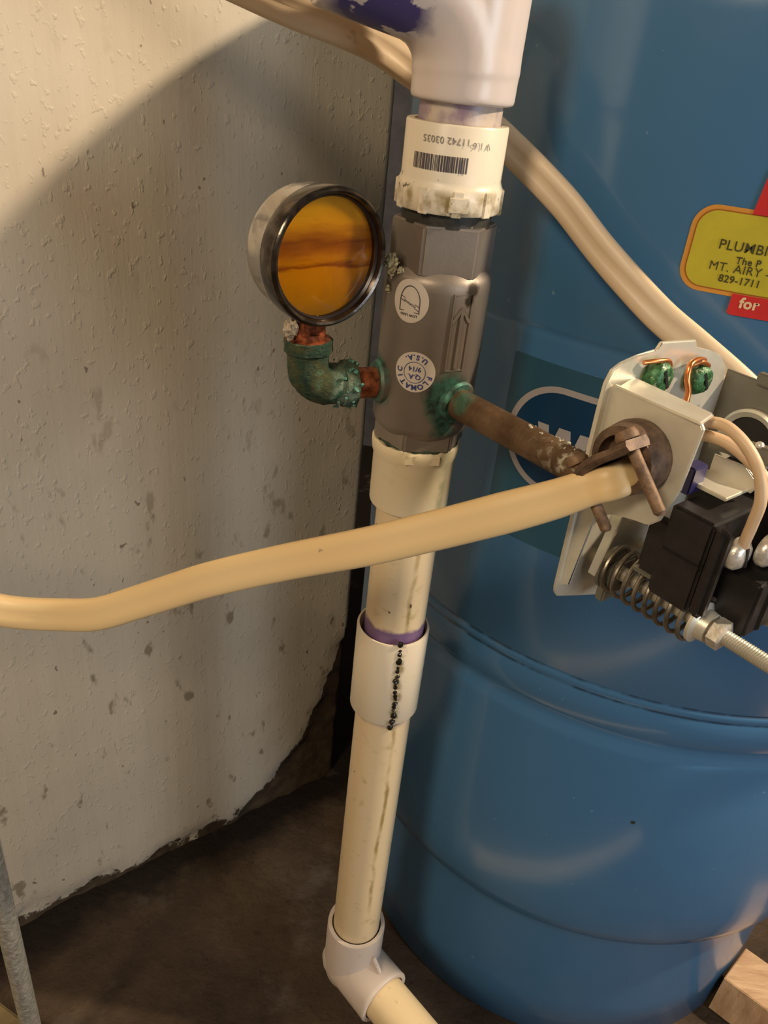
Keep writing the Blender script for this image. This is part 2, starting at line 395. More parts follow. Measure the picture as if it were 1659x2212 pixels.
def cable(name, col, dirty):
    m = N(name, rough=.42, spec=.4)
    c = m.mix(m.noise(20, 4), tuple(x*.9 for x in col), col)
    c = m.mix(m.math('MULTIPLY', m.ramp(m.noise(75, 3, off=(.4, 0, .1)), (.71, 0), (.74, 1)), dirty), c, (.12, .08, .03)); m.set('col', c); m.bump(m.noise(120, 3), .1, .0008); return m.m
M_CAB1 = cable('yellowed_cable_sheath', (.78, .56, .28), .5); M_CAB2 = cable('cream_cable_sheath', (.70, .53, .34), .3)
def flat(name, col, rough=.5): return simple(name, col, rough, 0, .04, 80, 0)
M_YEL = simple('yellow_label_print', (.50, .42, .030), .38, 0, .08, 60, 0); M_ORG = flat('orange_label_border', (.62, .27, .04), .4); M_BRN = flat('brown_label_line', (.35, .10, .01), .4)
M_RED = flat('red_label_print', (.55, .022, .022), .4); M_INK = flat('black_label_ink', (.05, .045, .01)); M_CRM = flat('cream_label_print', (.75, .52, .30))
M_DKB = flat('dark_blue_label_print', (.004, .035, .085), .3); M_LAB = flat('grey_blue_label_film', (.026, .085, .13), .3); M_WHT = flat('faded_white_print', (.36, .32, .30), .45)
M_PAPER = flat('white_paper_sticker', (.62, .54, .45), .5); M_NAVY = flat('blue_sticker_ink', (.05, .06, .22), .5); M_GINK = flat('dark_grey_ink', (.07, .06, .07), .5)
m = N('weathered_board', rough=.7); c = m.ramp(m.noise(30, 5, .6, (1, 6, 1)), (.3, (.42, .24, .12)), (.7, (.66, .43, .24))); m.set('col', c); m.bump(m.noise(80, 5, .6, (1, 6, 1)), .4, .002); M_WOOD = m.m
m = N('clear_packing_tape', rough=.15, col=(.9, .88, .8), alpha=.35); M_TAPE = m.m

# ------------------------------------------------------------------ setting
def wall_bm():
    """left wall: slab with its painted face on the W0-WD line, rounded far arris, face gently uneven"""
    bm = bmesh.new(); s0, s1 = -1.2, .3340; th = .16; zt, zb = 1.3, -.70
    prof = []
    k = 150
    for i in range(k+1): prof.append((s0+(s1-.008-s0)*i/k, 0))
    for i in range(1, 9): a = R_(90*i/8); prof.append((s1-.008+.008*math.sin(a), .008-.008*math.cos(a)))
    prof.append((s1, th)); prof.append((s0, th))
    zs = [zb+(zt-zb)*j/220 for j in range(221)]
    rows = []
    for z in zs:
        row = []
        for i, (s, d) in enumerate(prof):
            off = 0
            if d < .01:
                p = Vector((s*9, z*9, 1.7)); off = .0022*noise.noise(p)+.0007*noise.noise(p*4)
                zl = z+.691; lim = .012+.20*max(0, (s-.18)/.152)**3.2 if s > .18 else .012
                if zl < lim+.02*noise.noise(Vector((s*22, z*22, 4))): off -= .004+.003*noise.noise(Vector((s*60, z*60, 9)))
            q = W0+WD*s-WN*(d-off); row.append(bm.verts.new((q.x, q.y, z)))
        rows.append(row)
    n = len(prof)
    for a, b in zip(rows, rows[1:]):
        for i in range(n):
            j = (i+1) % n; bm.faces.new((a[i], a[j], b[j], b[i]))
    bm.faces.new(rows[0][::-1]); bm.faces.new(rows[-1]); return bm
tag(part('wall_left', wall_bm(), M_WALL, loc=tuple(W0+Vector((0, 0, -.691)))), kind='structure', label='brushed cream painted wall, pitted above and bare along the floor')
bm = bmesh.new()
nx, ny = 180, 150; vs = {}
for i in range(nx+1):
    for j in range(ny+1):
        x = -1.8+3.6*i/nx; y = -.9+3.0*j/ny; near_ = -.7 < x < .9 and 0 < y < 1.2
        z = -.691+(.0028*noise.noise(Vector((x*14, y*14, 0)))+.0016*noise.noise(Vector((x*45, y*45, 3))))-.0028
        vs[i, j] = bm.verts.new((x, y, z))
for i in range(nx):
    for j in range(ny): bm.faces.new((vs[i, j], vs[i+1, j], vs[i+1, j+1], vs[i, j+1]))
tag(part('floor', bm, M_FLOOR, loc=(0, .5, -.691)), kind='structure', label='dark brown concrete floor')
bm = bmesh.new(); box(bm, (.5, 1.50, .30), (1, 0, 0), (0, 1, 0), (0, 0, 1), 2.8, .12, 2.0)
tag(part('wall_back', bm, simple('shadow_dark_wall_paint', (.11, .105, .115), .8, 0, .2, 20, .5), loc=(.5, 1.5, -.691)), kind='structure', label='wall in shadow behind the blue tank')  # shadow behind the tank is put into this dark grey wall colour

# ------------------------------------------------------------------ blue pressure tank
tank = thing('pressure_tank', 'large blue steel pressure tank with seam rings, standing behind the white pipe', 'tank', (AX[0], AX[1], -.691))
prof = [(-.6905, .1850), (-.6905, .1885), (-.690, .1890), (-.640, .1900), (-.580, .1912), (-.556, .1920), (-.545, .1938), (-.5385, .1985), (-.5355, .2020), (-.531, .2060), (-.519, .2095), (-.500, .2120), (-.478, .2136), (-.450, .2141),
        (-.3505, .2141), (-.3465, .2132), (-.3430, .2110), (-.3385, .2104), (-.3350, .2116), (-.3320, .2139), (-.3125, .2141), (-.3117, .2137), (-.3105, .2137), (-.3098, .2141), (-.3060, .2141), (-.3053, .2134), (-.3042, .2134), (-.3034, .2141),
        (-.1200, .2141), (-.1180, .2138), (-.1160, .2131), (-.1145, .2138), (-.113, .2141), (.020, .2141)]
for i in range(1, 15):
    a = R_(90*i/14); prof.append((.03+.070*math.sin(a), .2141*math.cos(a) if i < 14 else .002))
part('tank_body', lathe(bmesh.new(), (AX[0], AX[1], 0), (0, 0, 1), prof, 160, cap=False), M_TANK, tank, angle=50)
part('air_valve_cap', lathe(bmesh.new(), (AX[0], AX[1], .095), (0, 0, 1), [(0, .02), (.018, .02), (.022, .016)], 24), M_BAKE, tank)
# name label: film rectangle, oval with white outline, white letters
lab = part('name_label', wrap(sheet(rrect(-.1677, -.232, .01, -.130, .0015), .0002), AX, TR, .0071, 0), M_LAB, tank, label='dull blue rectangular name label')
ov = rrect(-.1640, -.1985, -.01, -.1400, .0290, 16); ovi = rrect(-.1606, -.1953, -.0135, -.1432, .0258, 16)
ring = bmesh.new(); a = [ring.verts.new((*p, .0004)) for p in ov]; b = [ring.verts.new((*p, .0004)) for p in ovi]
for i in range(len(a)):
    j = (i+1) % len(a); ring.faces.new((a[i], a[j], b[j], b[i]))
for i in range(1, 40): bmesh.ops.bisect_plane(ring, geom=ring.verts[:]+ring.edges[:]+ring.faces[:], plane_co=(-.164+.004*i, 0, 0), plane_no=(1, 0, 0))
part('oval_outline', wrap(ring, AX, TR, .0071, 0), M_WHT, lab, label='white oval outline')
part('oval_field', wrap(sheet(ovi, .00035), AX, TR, .0071, 0), M_DKB, lab, label='dark blue oval')
wl = bmesh.new()
for x0, z0, x1, z1 in ((-.1366, -.1612, -.1325, -.1800), (-.1246, -.1606, -.1300, -.1800), (-.1246, -.1606, -.1205, -.1800), (-.1132, -.1606, -.1180, -.1800)):
    plate(wl, [(x0-.0031, z0), (x0+.0031, z0), (x1+.0028, z1), (x1-.0028, z1)], (0, 0, .0004), (1, 0, 0), (0, 1, 0), (0, 0, 1), .0002)
wl = wrap(wl, AX, TR+.0002, 0, 0)
part('lettering', wl, M_WHT, lab, label='white capital letters', smooth=False)
# yellow dealer label
yl = part('dealer_label', wrap(sheet(rrect(-.0985, -.0812, .010, -.0462, .0095), .0003), AX, TR, .0071, 0), M_ORG, tank, label='yellow dealer label with orange border')
part('label_line', wrap(sheet(rrect(-.0966, -.0795, .008, -.0478, .0080), .0005), AX, TR, .0071, 0), M_BRN, yl)
part('label_field', wrap(sheet(rrect(-.0961, -.0790, .0075, -.0483, .0076), .0007), AX, TR, .0071, 0), M_YEL, yl, label='yellow field')
tx = bmesh.new()
for s_, sz, bd, x, z in (('PLUMBING', .0056, .00003, -.0862, -.0628), ('The P', .0040, .00007, -.0779, -.0676), ('MT. AIRY -', .0050, 0, -.0877, -.0714), ('829-1711', .0042, .00006, -.0826, -.0757)):
    merge(tx, wrap(text_bm(s_, sz, bd), AX, TR+.0011, x+.0072, z))
part('lettering', tx, M_INK, yl, label='black printed lettering', smooth=False)
part('ribbon', wrap(sheet([(-.0765, -.0478), (.01, -.0478), (.01, -.030), (-.0742, -.030), (-.0750, -.033)], .0010), AX, TR, .0071, 0), M_RED, yl, label='red ribbon above the yellow field')
part('ribbon', wrap(sheet([(-.0748, -.0797), (.01, -.0797), (.01, -.0885), (-.0738, -.0885), (-.0750, -.0875)], .0010), AX, TR, .0071, 0), M_RED, yl, label='red ribbon below the yellow field')
part('ribbon_lettering', wrap(text_bm('for', .0062, .00022), AX, TR+.0013, -.0643, -.0849), M_CRM, yl, label='cream lettering reading for', smooth=False)

# ------------------------------------------------------------------ upper pipe: elbow, stub, adapter
up = thing('pipe_fitting', 'fat white plastic elbow and barcoded adapter joined at the top of the pipe run', 'pipe fitting', (PX, PY, -.0597))
AD = Vector((-.93, -.30, .22)).normalized(); br = .0225
path = [Vector((PX+.0005, PY, z)) for z in (-.0195, -.0165, -.0135, -.011, -.009)]
for i in range(1, 11):
    a = R_(90*i/10); path.append(Vector((PX+.0005, PY, -.0075))+AD*(br*(1-math.cos(a)))+Vector((0, 0, br*math.sin(a))))
for i in range(1, 7): path.append(path[-1]+AD*.006)
bm = sweep(bmesh.new(), path, circ(1, 48), scale=lambda i: .0202 if i < 1 else (.0206 if i < 4 else .0212))
lathe(bm, (PX+.0005, PY, 0), (0, 0, 1), [(-.0195, .0180), (-.0195, .0203), (-.0185, .0207), (.024, .0213), (.034, .0205), (.042, .016), (.046, .008), (.047, .0001)], 56, cap=False)
eo = part('elbow', bm, M_ELB, up, label='glossy white elbow with blue primer smears')
md = eo.modifiers.new('blend', 'REMESH'); md.mode = 'VOXEL'; md.voxel_size = .0008; md.use_smooth_shade = True
md = eo.modifiers.new('soften', 'SMOOTH'); md.factor = .5; md.iterations = 14
part('arm_pipe', sweep(bmesh.new(), [path[-1]-AD*.004, path[-1]+AD*.16], circ(.0167, 40)), M_STUB, up)
part('pipe_stub', lathe(bmesh.new(), (PX+.0005, PY, -.030), (0, 0, 1), [(0, .0167), (.020, .0167)], 48), M_STUB, up, label='short purple stained pipe between elbow and adapter')
bm = lathe(bmesh.new(), (PX, PY, 0), (0, 0, 1), [(-.0592, .0185), (-.0592, .0215), (-.0584, .0221), (-.0500, .0221), (-.0488, .0214), (-.0470, .0207), (-.0272, .0207), (-.0265, .0203), (-.0265, .0175), (-.030, .0172)], 72, cap=False)
for i in range(10):
    th = R_(-172+36*i); d = Vector((math.sin(th), -math.cos(th), 0))
    box(bm, Vector((PX, PY, -.0546))+d*.0219, (d.y, -d.x, 0), d, (0, 0, 1), .0040, .0016, .0098, .0003)
ad = part('adapter', bm, M_ADU, up, label='white threaded adapter with a printed barcode', angle=40)
bc = bmesh.new(); x = -.0178; random.seed(3)
while x < .0046:
    wd = random.choice((.00022, .0003, .0005, .0007)); v = [bc.verts.new((a, b, .0003)) for a, b in ((x, -.0432), (x+wd, -.0432), (x+wd, -.0374), (x, -.0374))]; bc.faces.new(v); x += wd+random.choice((.0002, .00028, .0004))
part('barcode', wrap(bc, (PX, PY), .0207, 0, 0), M_GINK, ad, smooth=False)
nb = wrap(text_bm('11742 03035', .0035, .00002), (PX, PY), .0211, .0052, -.0308, math.pi)
merge(nb, wrap(text_bm('V 1.6', .0036, .00002), (PX, PY), .0211, .0142, -.0318, math.pi))
part('printed_number', nb, flat('faint_grey_ink', (.30, .26, .22)), ad, smooth=False)
part('mould_tab', wrap(box(bmesh.new(), (.0035, -.0548, .0006), (1, 0, 0), (0, 1, 0), (0, 0, 1), .008, .006, .0016, .0004), (PX, PY), .0221, 0, 0), M_ADU, ad)

# ------------------------------------------------------------------ check valve
cv = thing('check_valve', 'grey-brown metal check valve with two round white stickers, between the white adapters', 'valve', (PX, PY, -.168))
part('thread_ring', lathe(bmesh.new(), (PX, PY, 0), (0, 0, 1), [(-.066, .0187), (-.0645, .0192), (-.0625, .0188), (-.061, .0192), (-.058, .0183)], 48), M_DOPE, cv, label='black smeared thread between adapter and valve')
def hexcollar(z0, z1, rc, ph, ch0, ch1, rin):
    bm = lathe(bmesh.new(), (PX, PY, 0), (0, 0, 1), [(z0, rc), (z1, rc)], 6, ang0=R_(ph))
    es = [e for e in bm.edges if abs(e.verts[0].co.z-e.verts[1].co.z) < 1e-6]
    bmesh.ops.bevel(bm, geom=es, offset=.0009, segments=2, affect='EDGES')
    ve = [e for e in bm.edges if abs(e.verts[0].co.z-e.verts[1].co.z) > .5*(z1-z0)]
    bmesh.ops.bevel(bm, geom=ve, offset=.0010, segments=3, affect='EDGES'); return bm
# in frame((0,0,1)) the ring angle starts on +y turned: measured so that corners sit 19 deg left and 37 deg right of the front
PHX = 0
def hex_phase(th):      # th: corner azimuth from the front(-y), + to the right
    x, y, d = frame((0, 0, 1)); v = Vector((math.sin(R_(th)), -math.cos(R_(th)), 0)); return math.degrees(math.atan2(v.dot(y), v.dot(x)))
part('hex_collar', hexcollar(-.0845, -.0640, .0228, hex_phase(-22), 0, 0, 0), M_VALVE, cv, angle=25)
part('hex_collar', hexcollar(-.1655, -.1500, .0222, hex_phase(-18), 0, 0, 0), M_VALVE, cv, angle=25)
part('valve_body', lathe(bmesh.new(), (PX, PY, 0), (0, 0, 1), [(-.1590, .0195), (-.1560, .0222), (-.1530, .0232), (-.0905, .0234), (-.0868, .0232), (-.0845, .0222), (-.0825, .0200)], 96), M_VALVE, cv, angle=30)
# raised pad with an arrow
pad = bmesh.new()
for (x0, y0, x1, y1) in ((.0070, -.1235, .0076, -.0895), (.0158, -.1235, .0164, -.0895), (.0070, -.0901, .0164, -.0895), (.0070, -.1235, .0164, -.1229)):
    box(pad, ((x0+x1)/2, (y0+y1)/2, .0001), (1, 0, 0), (0, 1, 0), (0, 0, 1), x1-x0, y1-y0, .0008)
box(pad, (.0117, -.1090, .0001), (1, 0, 0), (0, 1, 0), (0, 0, 1), .0014, .026, .0009)
for sgn in (-1, 1):
    d = Vector((sgn*.55, -.83, 0)).normalized(); box(pad, Vector((.0117, -.0955, .0001))+d*.0035, d, (-d.y, d.x, 0), (0, 0, 1), .0078, .0013, .0009)
part('flow_arrow', wrap(pad, (PX, PY), .0234, 0, 0), M_VALVE, cv, label='cast arrow in a raised frame')
# stickers
def arcpos(deg): return R_(deg)*.0234
s1 = part('sticker', wrap(sheet([(x*.92, y*1.0) for x, y in disc(.0092)], .0002, .002), (PX, PY), .0234, arcpos(-28.5), -.0947), M_PAPER, cv, label='round white sticker with a pointed arch mark')
mk = bmesh.new()
def stroke(bm, pts, wd, z=.0005):
    for (ax_, ay_), (bx, by) in zip(pts, pts[1:]):
        d = Vector((bx-ax_, by-ay_, 0)); L = d.length; d.normalize()
        box(bm, ((ax_+bx)/2, (ay_+by)/2, z), d, (-d.y, d.x, 0), (0, 0, 1), L+wd*.6, wd, .0001)
arch = [(-.0046, -.0044)]+[(-.0046+.0046*(i/8)**1.6, .0005+.0060*math.sin(R_(90*i/8))) for i in range(9)]
arch += [(-x, y) for x, y in arch[::-1]]+[(-.0046, -.0044)]
stroke(mk, arch, .00032); stroke(mk, [(-.0046, .0018), (.0046, -.0018)], .00028); stroke(mk, [(-.0046, .0003), (.0046, -.0036)], .00028)
t_ = text_bm('FLOMATIC', .0013, .00002, 'CENTER'); bmesh.ops.rotate(t_, cent=(0, 0, 0), matrix=Matrix.Rotation(math.pi-.38, 3, 'Z'), verts=t_.verts); bmesh.ops.translate(t_, vec=(0, -.0004, .0005), verts=t_.verts); merge(mk, t_)
t_ = text_bm('LOW LEAD', .0015, .00003, 'CENTER'); bmesh.ops.rotate(t_, cent=(0, 0, 0), matrix=Matrix.Rotation(math.pi, 3, 'Z'), verts=t_.verts); bmesh.ops.translate(t_, vec=(0, -.0053, .0005), verts=t_.verts); merge(mk, t_)
part('printed_mark', wrap(mk, (PX, PY), .0234, arcpos(-28.5), -.0947), M_GINK, s1, smooth=False)
s2 = part('sticker', wrap(sheet(disc(.0092), .0002, .002), (PX, PY), .0234, arcpos(-14.5), -.1250), M_PAPER, cv, label='round white sticker with blue lettering in a ring')
mk = bmesh.new()
def ringtext(bm, s_, rad, a0, step, size, bold=.00011):
    for i, ch in enumerate(s_):
        a = R_(a0+step*i); t_ = text_bm(ch, size, bold, 'CENTER')
        bmesh.ops.translate(t_, vec=(0, rad, 0), verts=t_.verts); bmesh.ops.rotate(t_, cent=(0, 0, 0), matrix=Matrix.Rotation(a, 3, 'Z'), verts=t_.verts)
        bmesh.ops.translate(t_, vec=(0, 0, .0005), verts=t_.verts); merge(bm, t_)
ringtext(mk, 'FLOMATIC', .0058, 256, -24, .0033)
ringtext(mk, 'U.S.A.', -.0080, 145, 14, .0031)
stroke(mk, [(.0048*math.cos(R_(a)), .0048*math.sin(R_(a))) for a in range(0, 361, 15)], .0002)
for s_, y in (('Q.A.', -.0022), ('9/14', .0014)):
    t_ = text_bm(s_, .0030, .00006, 'CENTER'); bmesh.ops.rotate(t_, cent=(0, 0, 0), matrix=Matrix.Rotation(math.pi, 3, 'Z'), verts=t_.verts); bmesh.ops.translate(t_, vec=(0, y+.0012, .0005), verts=t_.verts); merge(mk, t_)
part('printed_mark', wrap(mk, (PX, PY), .0234, arcpos(-14.5), -.1250), M_NAVY, s2, smooth=False)
# bosses
LD = Vector((-.0525, -.021, 0)).normalized(); UD = Vector((.65606, -.75471, 0)).normalized()
for d, z in ((LD, -.1362), (UD, -.139)):
    part('port_boss', lathe(bmesh.new(), Vector((PX, PY, z))+d*.019, d, [(0, .0100), (.0048, .0100), (.0060, .0090)], 32), M_VALVE, cv)
# drop-like lumps of old joint compound at the shoulder
bm = bmesh.new()
for th, z, r in ((-66, -.0835, .0026), (-60, -.0855, .0020), (-70, -.0815, .0024), (-64, -.0930, .0020), (-48, -.0842, .0013)):
    d = Vector((math.sin(R_(th)), -math.cos(R_(th)), 0)); blob(bm, Vector((PX, PY, z))+d*.0222, r, (1.1, 1.1, 1.1), 3, .9)
part('sealant_lumps', bm, simple('dried_joint_compound', (.42, .38, .24), .6, 0, .3, 400, .6), cv)

# ------------------------------------------------------------------ lower pipe: adapter, pipe, coupling, elbow, floor run
lp = thing('water_pipe', 'long cream plastic pipe with a coupling and bottom elbow, running from valve to floor', 'pipe', (PX, PY, -.60))
bm = lathe(bmesh.new(), (PX-.001, PY, 0), (0, 0, 1), [(-.2010, .0175), (-.2010, .0196), (-.2000, .0199), (-.1745, .0200), (-.1725, .0208), (-.1690, .0213), (-.1665, .0213), (-.1655, .0206), (-.1660, .0188), (-.170, .0180)], 72, cap=False)
for v in bm.verts:
    if v.co.z > -.168: v.co.z += .0010*noise.noise(v.co*330)
part('adapter', bm, M_ADL, lp, label='white lower adapter with ragged lip', angle=40)
part('mould_tab', wrap(box(bmesh.new(), (.0038, -.1690, .0006), (1, 0, 0), (0, 1, 0), (0, 0, 1), .0165, .0050, .0018, .0004), (PX-.001, PY), .0208, 0, 0), M_ADL, lp)
part('thread_ring', lathe(bmesh.new(), (PX, PY, 0), (0, 0, 1), [(-.1710, .0186), (-.1672, .0192), (-.1655, .0197), (-.1640, .0192)], 48), simple('green_black_sealant', (.05, .075, .05), .6, .2, .4, 260, .5), lp)
part('pipe', lathe(bmesh.new(), (PX, PY, 0), (0, 0, 1), [(-.585, .0167), (-.45, .0167), (-.30, .0167), (-.185, .0167)], 64), M_PIPE, lp, label='aged cream pipe with brown drip streak')
cz0, cz1 = -.3403, -.2810
cp = part('coupling', lathe(bmesh.new(), (PX-.0005, PY, 0), (0, 0, 1), [(cz0, .0170), (cz0, .0194), (cz0+.0012, .0201), (cz1-.0010, .0203), (cz1, .0199), (cz1, .0190), (cz1-.008, .0170), (cz0, .0170)], 72, cap=False), M_COUP, lp, label='white coupling with a row of black mould spots', angle=40)
part('socket_lining', lathe(bmesh.new(), (PX-.0005, PY, 0), (0, 0, 1), [(cz1-.0002, .0191), (cz1-.0079, .0171)], 64, cap=False), simple('purple_primer', (.12, .06, .17), .5, 0, .2, 200, .1), cp)
bm = bmesh.new(); random.seed(5)
z = -.2795
while z > -.345:
    th = R_(12.5+ (-.281-z)*75 + random.uniform(-1.5, 1.5)); d = Vector((math.sin(th), -math.cos(th), 0)); r = random.choice((.0009, .0012, .0016, .0018))
    rad = .0202 if z > cz0 else .0168
    blob(bm, Vector((PX-.0005, PY, z))+d*rad, r, (1, 1, 1.15), 2, .4); z -= r*random.uniform(1.5, 3.2)
part('mould_spots', bm, simple('black_wet_mould', (.012, .010, .006), .18, 0, .3, 500, .2, ((.35, .25, .08), 500, .64)), lp, kind='stuff', label='black wet mould spots down the coupling')
# bottom elbow
def sock(name, a, d, prof, parent, mat, **k): return part(name, lathe(bmesh.new(), a, d, prof, 56, cap=False), mat, parent, **k)
EC = Vector((PX, PY, -.6035)); OD = Vector((.70, -.714, 0)).normalized()
bm = lathe(bmesh.new(), EC, (0, 0, 1), [(-.020, .001), (-.0195, .010), (-.016, .016), (-.010, .0195), (0, .0208), (.012, .0209), (.044, .0209), (.0465, .0206), (.0465, .0178), (.030, .0172)], 56, cap=False)
lathe(bm, EC, OD, [(-.020, .001), (-.0195, .010), (-.016, .016), (-.010, .0195), (0, .0208), (.034, .0209), (.0365, .0212), (.0375, .0206), (.0375, .0178), (.022, .0172)], 56, cap=False)
part('elbow', bm, M_ELB2, lp, label='dull white elbow at the bottom of the pipe', angle=40)
part('elbow_rib', box(bmesh.new(), EC+OD*.0235+Vector((0, 0, .0235)), (OD+Vector((0, 0, -1))), Vector((-OD.y, OD.x, 0)), (OD+Vector((0, 0, 1))), .012, .0026, .0085, .0006), M_ELB2, lp)
part('grime_ring', lathe(bmesh.new(), (PX, PY, 0), (0, 0, 1), [(-.570, .0177), (-.5585, .0176), (-.5572, .0168)], 48, cap=False), simple('brown_black_grime', (.09, .05, .02), .6, 0, .4, 260, .4), lp)
part('floor_run', sweep(bmesh.new(), [EC+OD*.01, EC+OD*.06, EC+OD*.30], circ(.0167, 48)), M_RUN, lp, label='cream pipe running along the floor toward the right, red printed')

# ------------------------------------------------------------------ gauge elbow
be = thing('brass_elbow', 'green corroded brass elbow carrying the round gauge beside the valve', 'pipe fitting', (-.040, .339, -.150))
BE = Vector((-.0400, .3390, -.1368)); BU = Vector((-.035, .0, 1)).normalized()
path = [BE+BU*t for t in (.0215, .0210, .0160, .0158, .0100)]
c0 = BE+BU*.0095-LD*.0095
for i in range(1, 9):
    a = R_(90*i/9); path.append(c0+LD*(.0095*math.cos(a))-BU*(.0095*math.sin(a)))
path += [BE-LD*t for t in (.0100, .0155, .0158, .0215, .0220)]
sc = [.0098, .0106, .0107, .0093, .0092]+[.0094]*8+[.0092, .0093, .0107, .0106, .0098]
bm = sweep(bmesh.new(), path, circ(1, 36), scale=lambda i: sc[i]); bmesh.ops.subdivide_edges(bm, edges=[e for e in bm.edges if e.calc_length() > .003], cuts=1)
for v in bm.verts: v.co += Vector((1, 1, 1))*.0004*noise.noise(v.co*420)
part('elbow_body', bm, M_GREEN, be, label='lumpy green elbow body', angle=45)
bm = bmesh.new()
for k in range(46):
    a = random.uniform(0, 6.28); t = random.uniform(.012, .0222); x, y, d = frame(-LD)
    blob(bm, BE-LD*t+(x*math.cos(a)+y*math.sin(a))*.0106, random.uniform(.0005, .0011), (1, 1, 1), 1, .6)
part('crust', bm, simple('pale_green_verdigris', (.13, .34, .26), .6, .1, .5, 500, .5), be, kind='stuff')
part('valve_nipple', lathe(bmesh.new(), BE-LD*.020, -LD, [(0, .0068), (.004, .0071), (.018, .0069)], 28), M_COPPER, be, label='copper red nipple into the valve')
# ------------------------------------------------------------------ gauge
ga = thing('pressure_gauge', 'round pressure gauge with amber stained lens and steel case, left of the valve', 'gauge', (-.041, .339, -.122))
ST = BE+BU*.0
bm = lathe(bmesh.new(), ST+BU*.0205, BU, [(0, .0099), (.0012, .0098), (.0016, .0072), (.004, .0069)], 36)
box(bm, ST+BU*.0275, (GU.y, -GU.x, 0), GU, BU, .0115, .0115, .009, .0008)
lathe(bm, ST+BU*.030, BU, [(0, .0050), (.008, .0048)], 24)
for v in bm.verts: v.co += Vector((1, 1, 1))*.0004*noise.noise(v.co*500)
part('stem', bm, M_COPPER, ga, label='reddened copper coloured stem')
part('joint_compound', blob(bmesh.new(), ST+BU*.0262+Vector((-.0068, -.0052, 0)), .0030, (1, 1, 1.4), 3, .7), simple('old_pipe_tape', (.50, .40, .28), .7, 0, .3, 500, .5), ga)
GB = GC-GU*.0235
part('case', lathe(bmesh.new(), GB, GU, [(0, .002), (0, .0235), (.0008, .0252), (.003, .0258), (.0150, .0258), (.0155, .0250)], 96, cap=False), M_STEEL, ga, label='shiny steel case', angle=30)
part('bezel', lathe(bmesh.new(), GB, GU, [(.0135, .0255), (.0140, .0270), (.0155, .0276), (.0225, .0278), (.0240, .0272), (.0248, .0262), (.0244, .0252), (.0225, .0245), (.0170, .0238), (.0165, .0200)], 96, cap=False), M_BEZ, ga, label='steel bezel ring, peach bright at its foot', angle=30)
part('gasket', lathe(bmesh.new(), GB, GU, [(.0210, .0248), (.0222, .0249), (.0226, .0243), (.0215, .0236)], 96, cap=False), simple('black_rubber', (.012, .010, .012), .35, 0, .1, 200, .1), ga)
part('dial', lathe(bmesh.new(), GB, GU, [(.0165, .0240), (.0172, .0240), (.0176, .00001)], 96, cap=False), M_LENS, ga, label='amber dial face banded brown across the middle')
part('lens', lathe(bmesh.new(), GB, GU, [(.0205, .0240), (.0212, .0240), (.0216, .018), (.0219, .00001)], 96, cap=False), M_GLASS, ga, label='glass lens')

# ------------------------------------------------------------------ nipple to the switch
N0 = Vector((PX-.0005, PY, -.139)); u = Vector((math.sin(R_(41)), -math.cos(R_(41)), 0)); wr = Vector((math.cos(R_(41)), math.sin(R_(41)), 0)); zz = Vector((0, 0, 1))
def Q(t, b, z): return N0+u*t+wr*b+zz*z
npn = thing('pipe_nipple', 'brown tarnished metal nipple running from the valve to the switch', 'pipe', tuple(Q(.07, 0, 0)))
bm = lathe(bmesh.new(), Q(.021, 0, 0), u, [(0.0, .0069), (.010, .0069), (.03, .0069), (.06, .0069), (.098, .0069)], 40)
part('tube', bm, M_NIP, npn)
bm = bmesh.new()
for k in range(70):
    a = random.uniform(-.6, 2.2); t = random.uniform(.066, .106); blob(bm, Q(t, math.cos(a)*.0069, math.sin(a)*.0069), random.uniform(.0003, .0009), (1, 1, 1), 1, .6)
part('crust', bm, simple('pale_mineral_crust', (.55, .50, .40), .8, 0, .3, 500, .5), npn, kind='stuff', label='pale mineral crust')

# ------------------------------------------------------------------ pressure switch, cover off
sw = thing('pressure_switch', 'open metal pressure switch with black contact block, springs and rods, cover off', 'switch', tuple(Q(.12, .005, -.044)))
part('diaphragm_flange', lathe(bmesh.new(), Q(.110, .004, .002), u, [(0, .010), (0, .024), (.0015, .0255), (.006, .0255), (.008, .024)], 48), M_GALVD, sw)
bp = [(-.0320, -.0325), (-.0300, -.0350), (-.0195, -.0385), (-.0036, -.0440), (.0094, -.0465), (.0300, -.0465), (.0425, -.0300), (.0425, .0385), (.0405, .0450), (.0345, .0500), (.0280, .0525), (.0150, .0555), (.0145, .0585), (-.0065, .0605), (-.0075, .0575), (-.0180, .0573), (-.0260, .0560), (-.0305, .0545), (-.0325, .0500), (-.0325, .040), (-.0325, -.0300)]
part('base_plate', plate(bmesh.new(), bp, Q(.1185, 0, 0), wr, zz, u, .0016, .0004), M_GALV, sw, label='zinc plated base plate', angle=30)
fl = [(.1190, .0480), (.1215, .0500), (.1535, .0495), (.1548, .0480), (.1535, .0270), (.1500, .0140), (.1465, .0103), (.1400, .0100), (.1330, .0080), (.1262, .0040), (.1232, -.0280), (.1190, -.0300)]
part('side_flange', plate(bmesh.new(), fl, N0+wr*-.0300, u, zz, wr, .0016, .0004), M_GALV, sw, label='bent side flange holding the cable clamp', angle=30)
part('flange_lip', plate(bmesh.new(), [(.1225, -.0300), (.1535, -.0300), (.1510, -.0190), (.1190, -.0165)], N0+zz*.0482, u, wr, zz, .0016, .0005), M_GALV, sw)
f2 = [(.1190, -.040), (.1190, .0430), (.1400, .0430), (.1520, .0350), (.1530, .0050), (.145, -.010), (.135, -.034)]
opp = part('side_flange', plate(bmesh.new(), f2, N0+wr*.0440, u, zz, wr, .0016, .0004), M_GALVD, sw, label='far side flange in shade', angle=30)
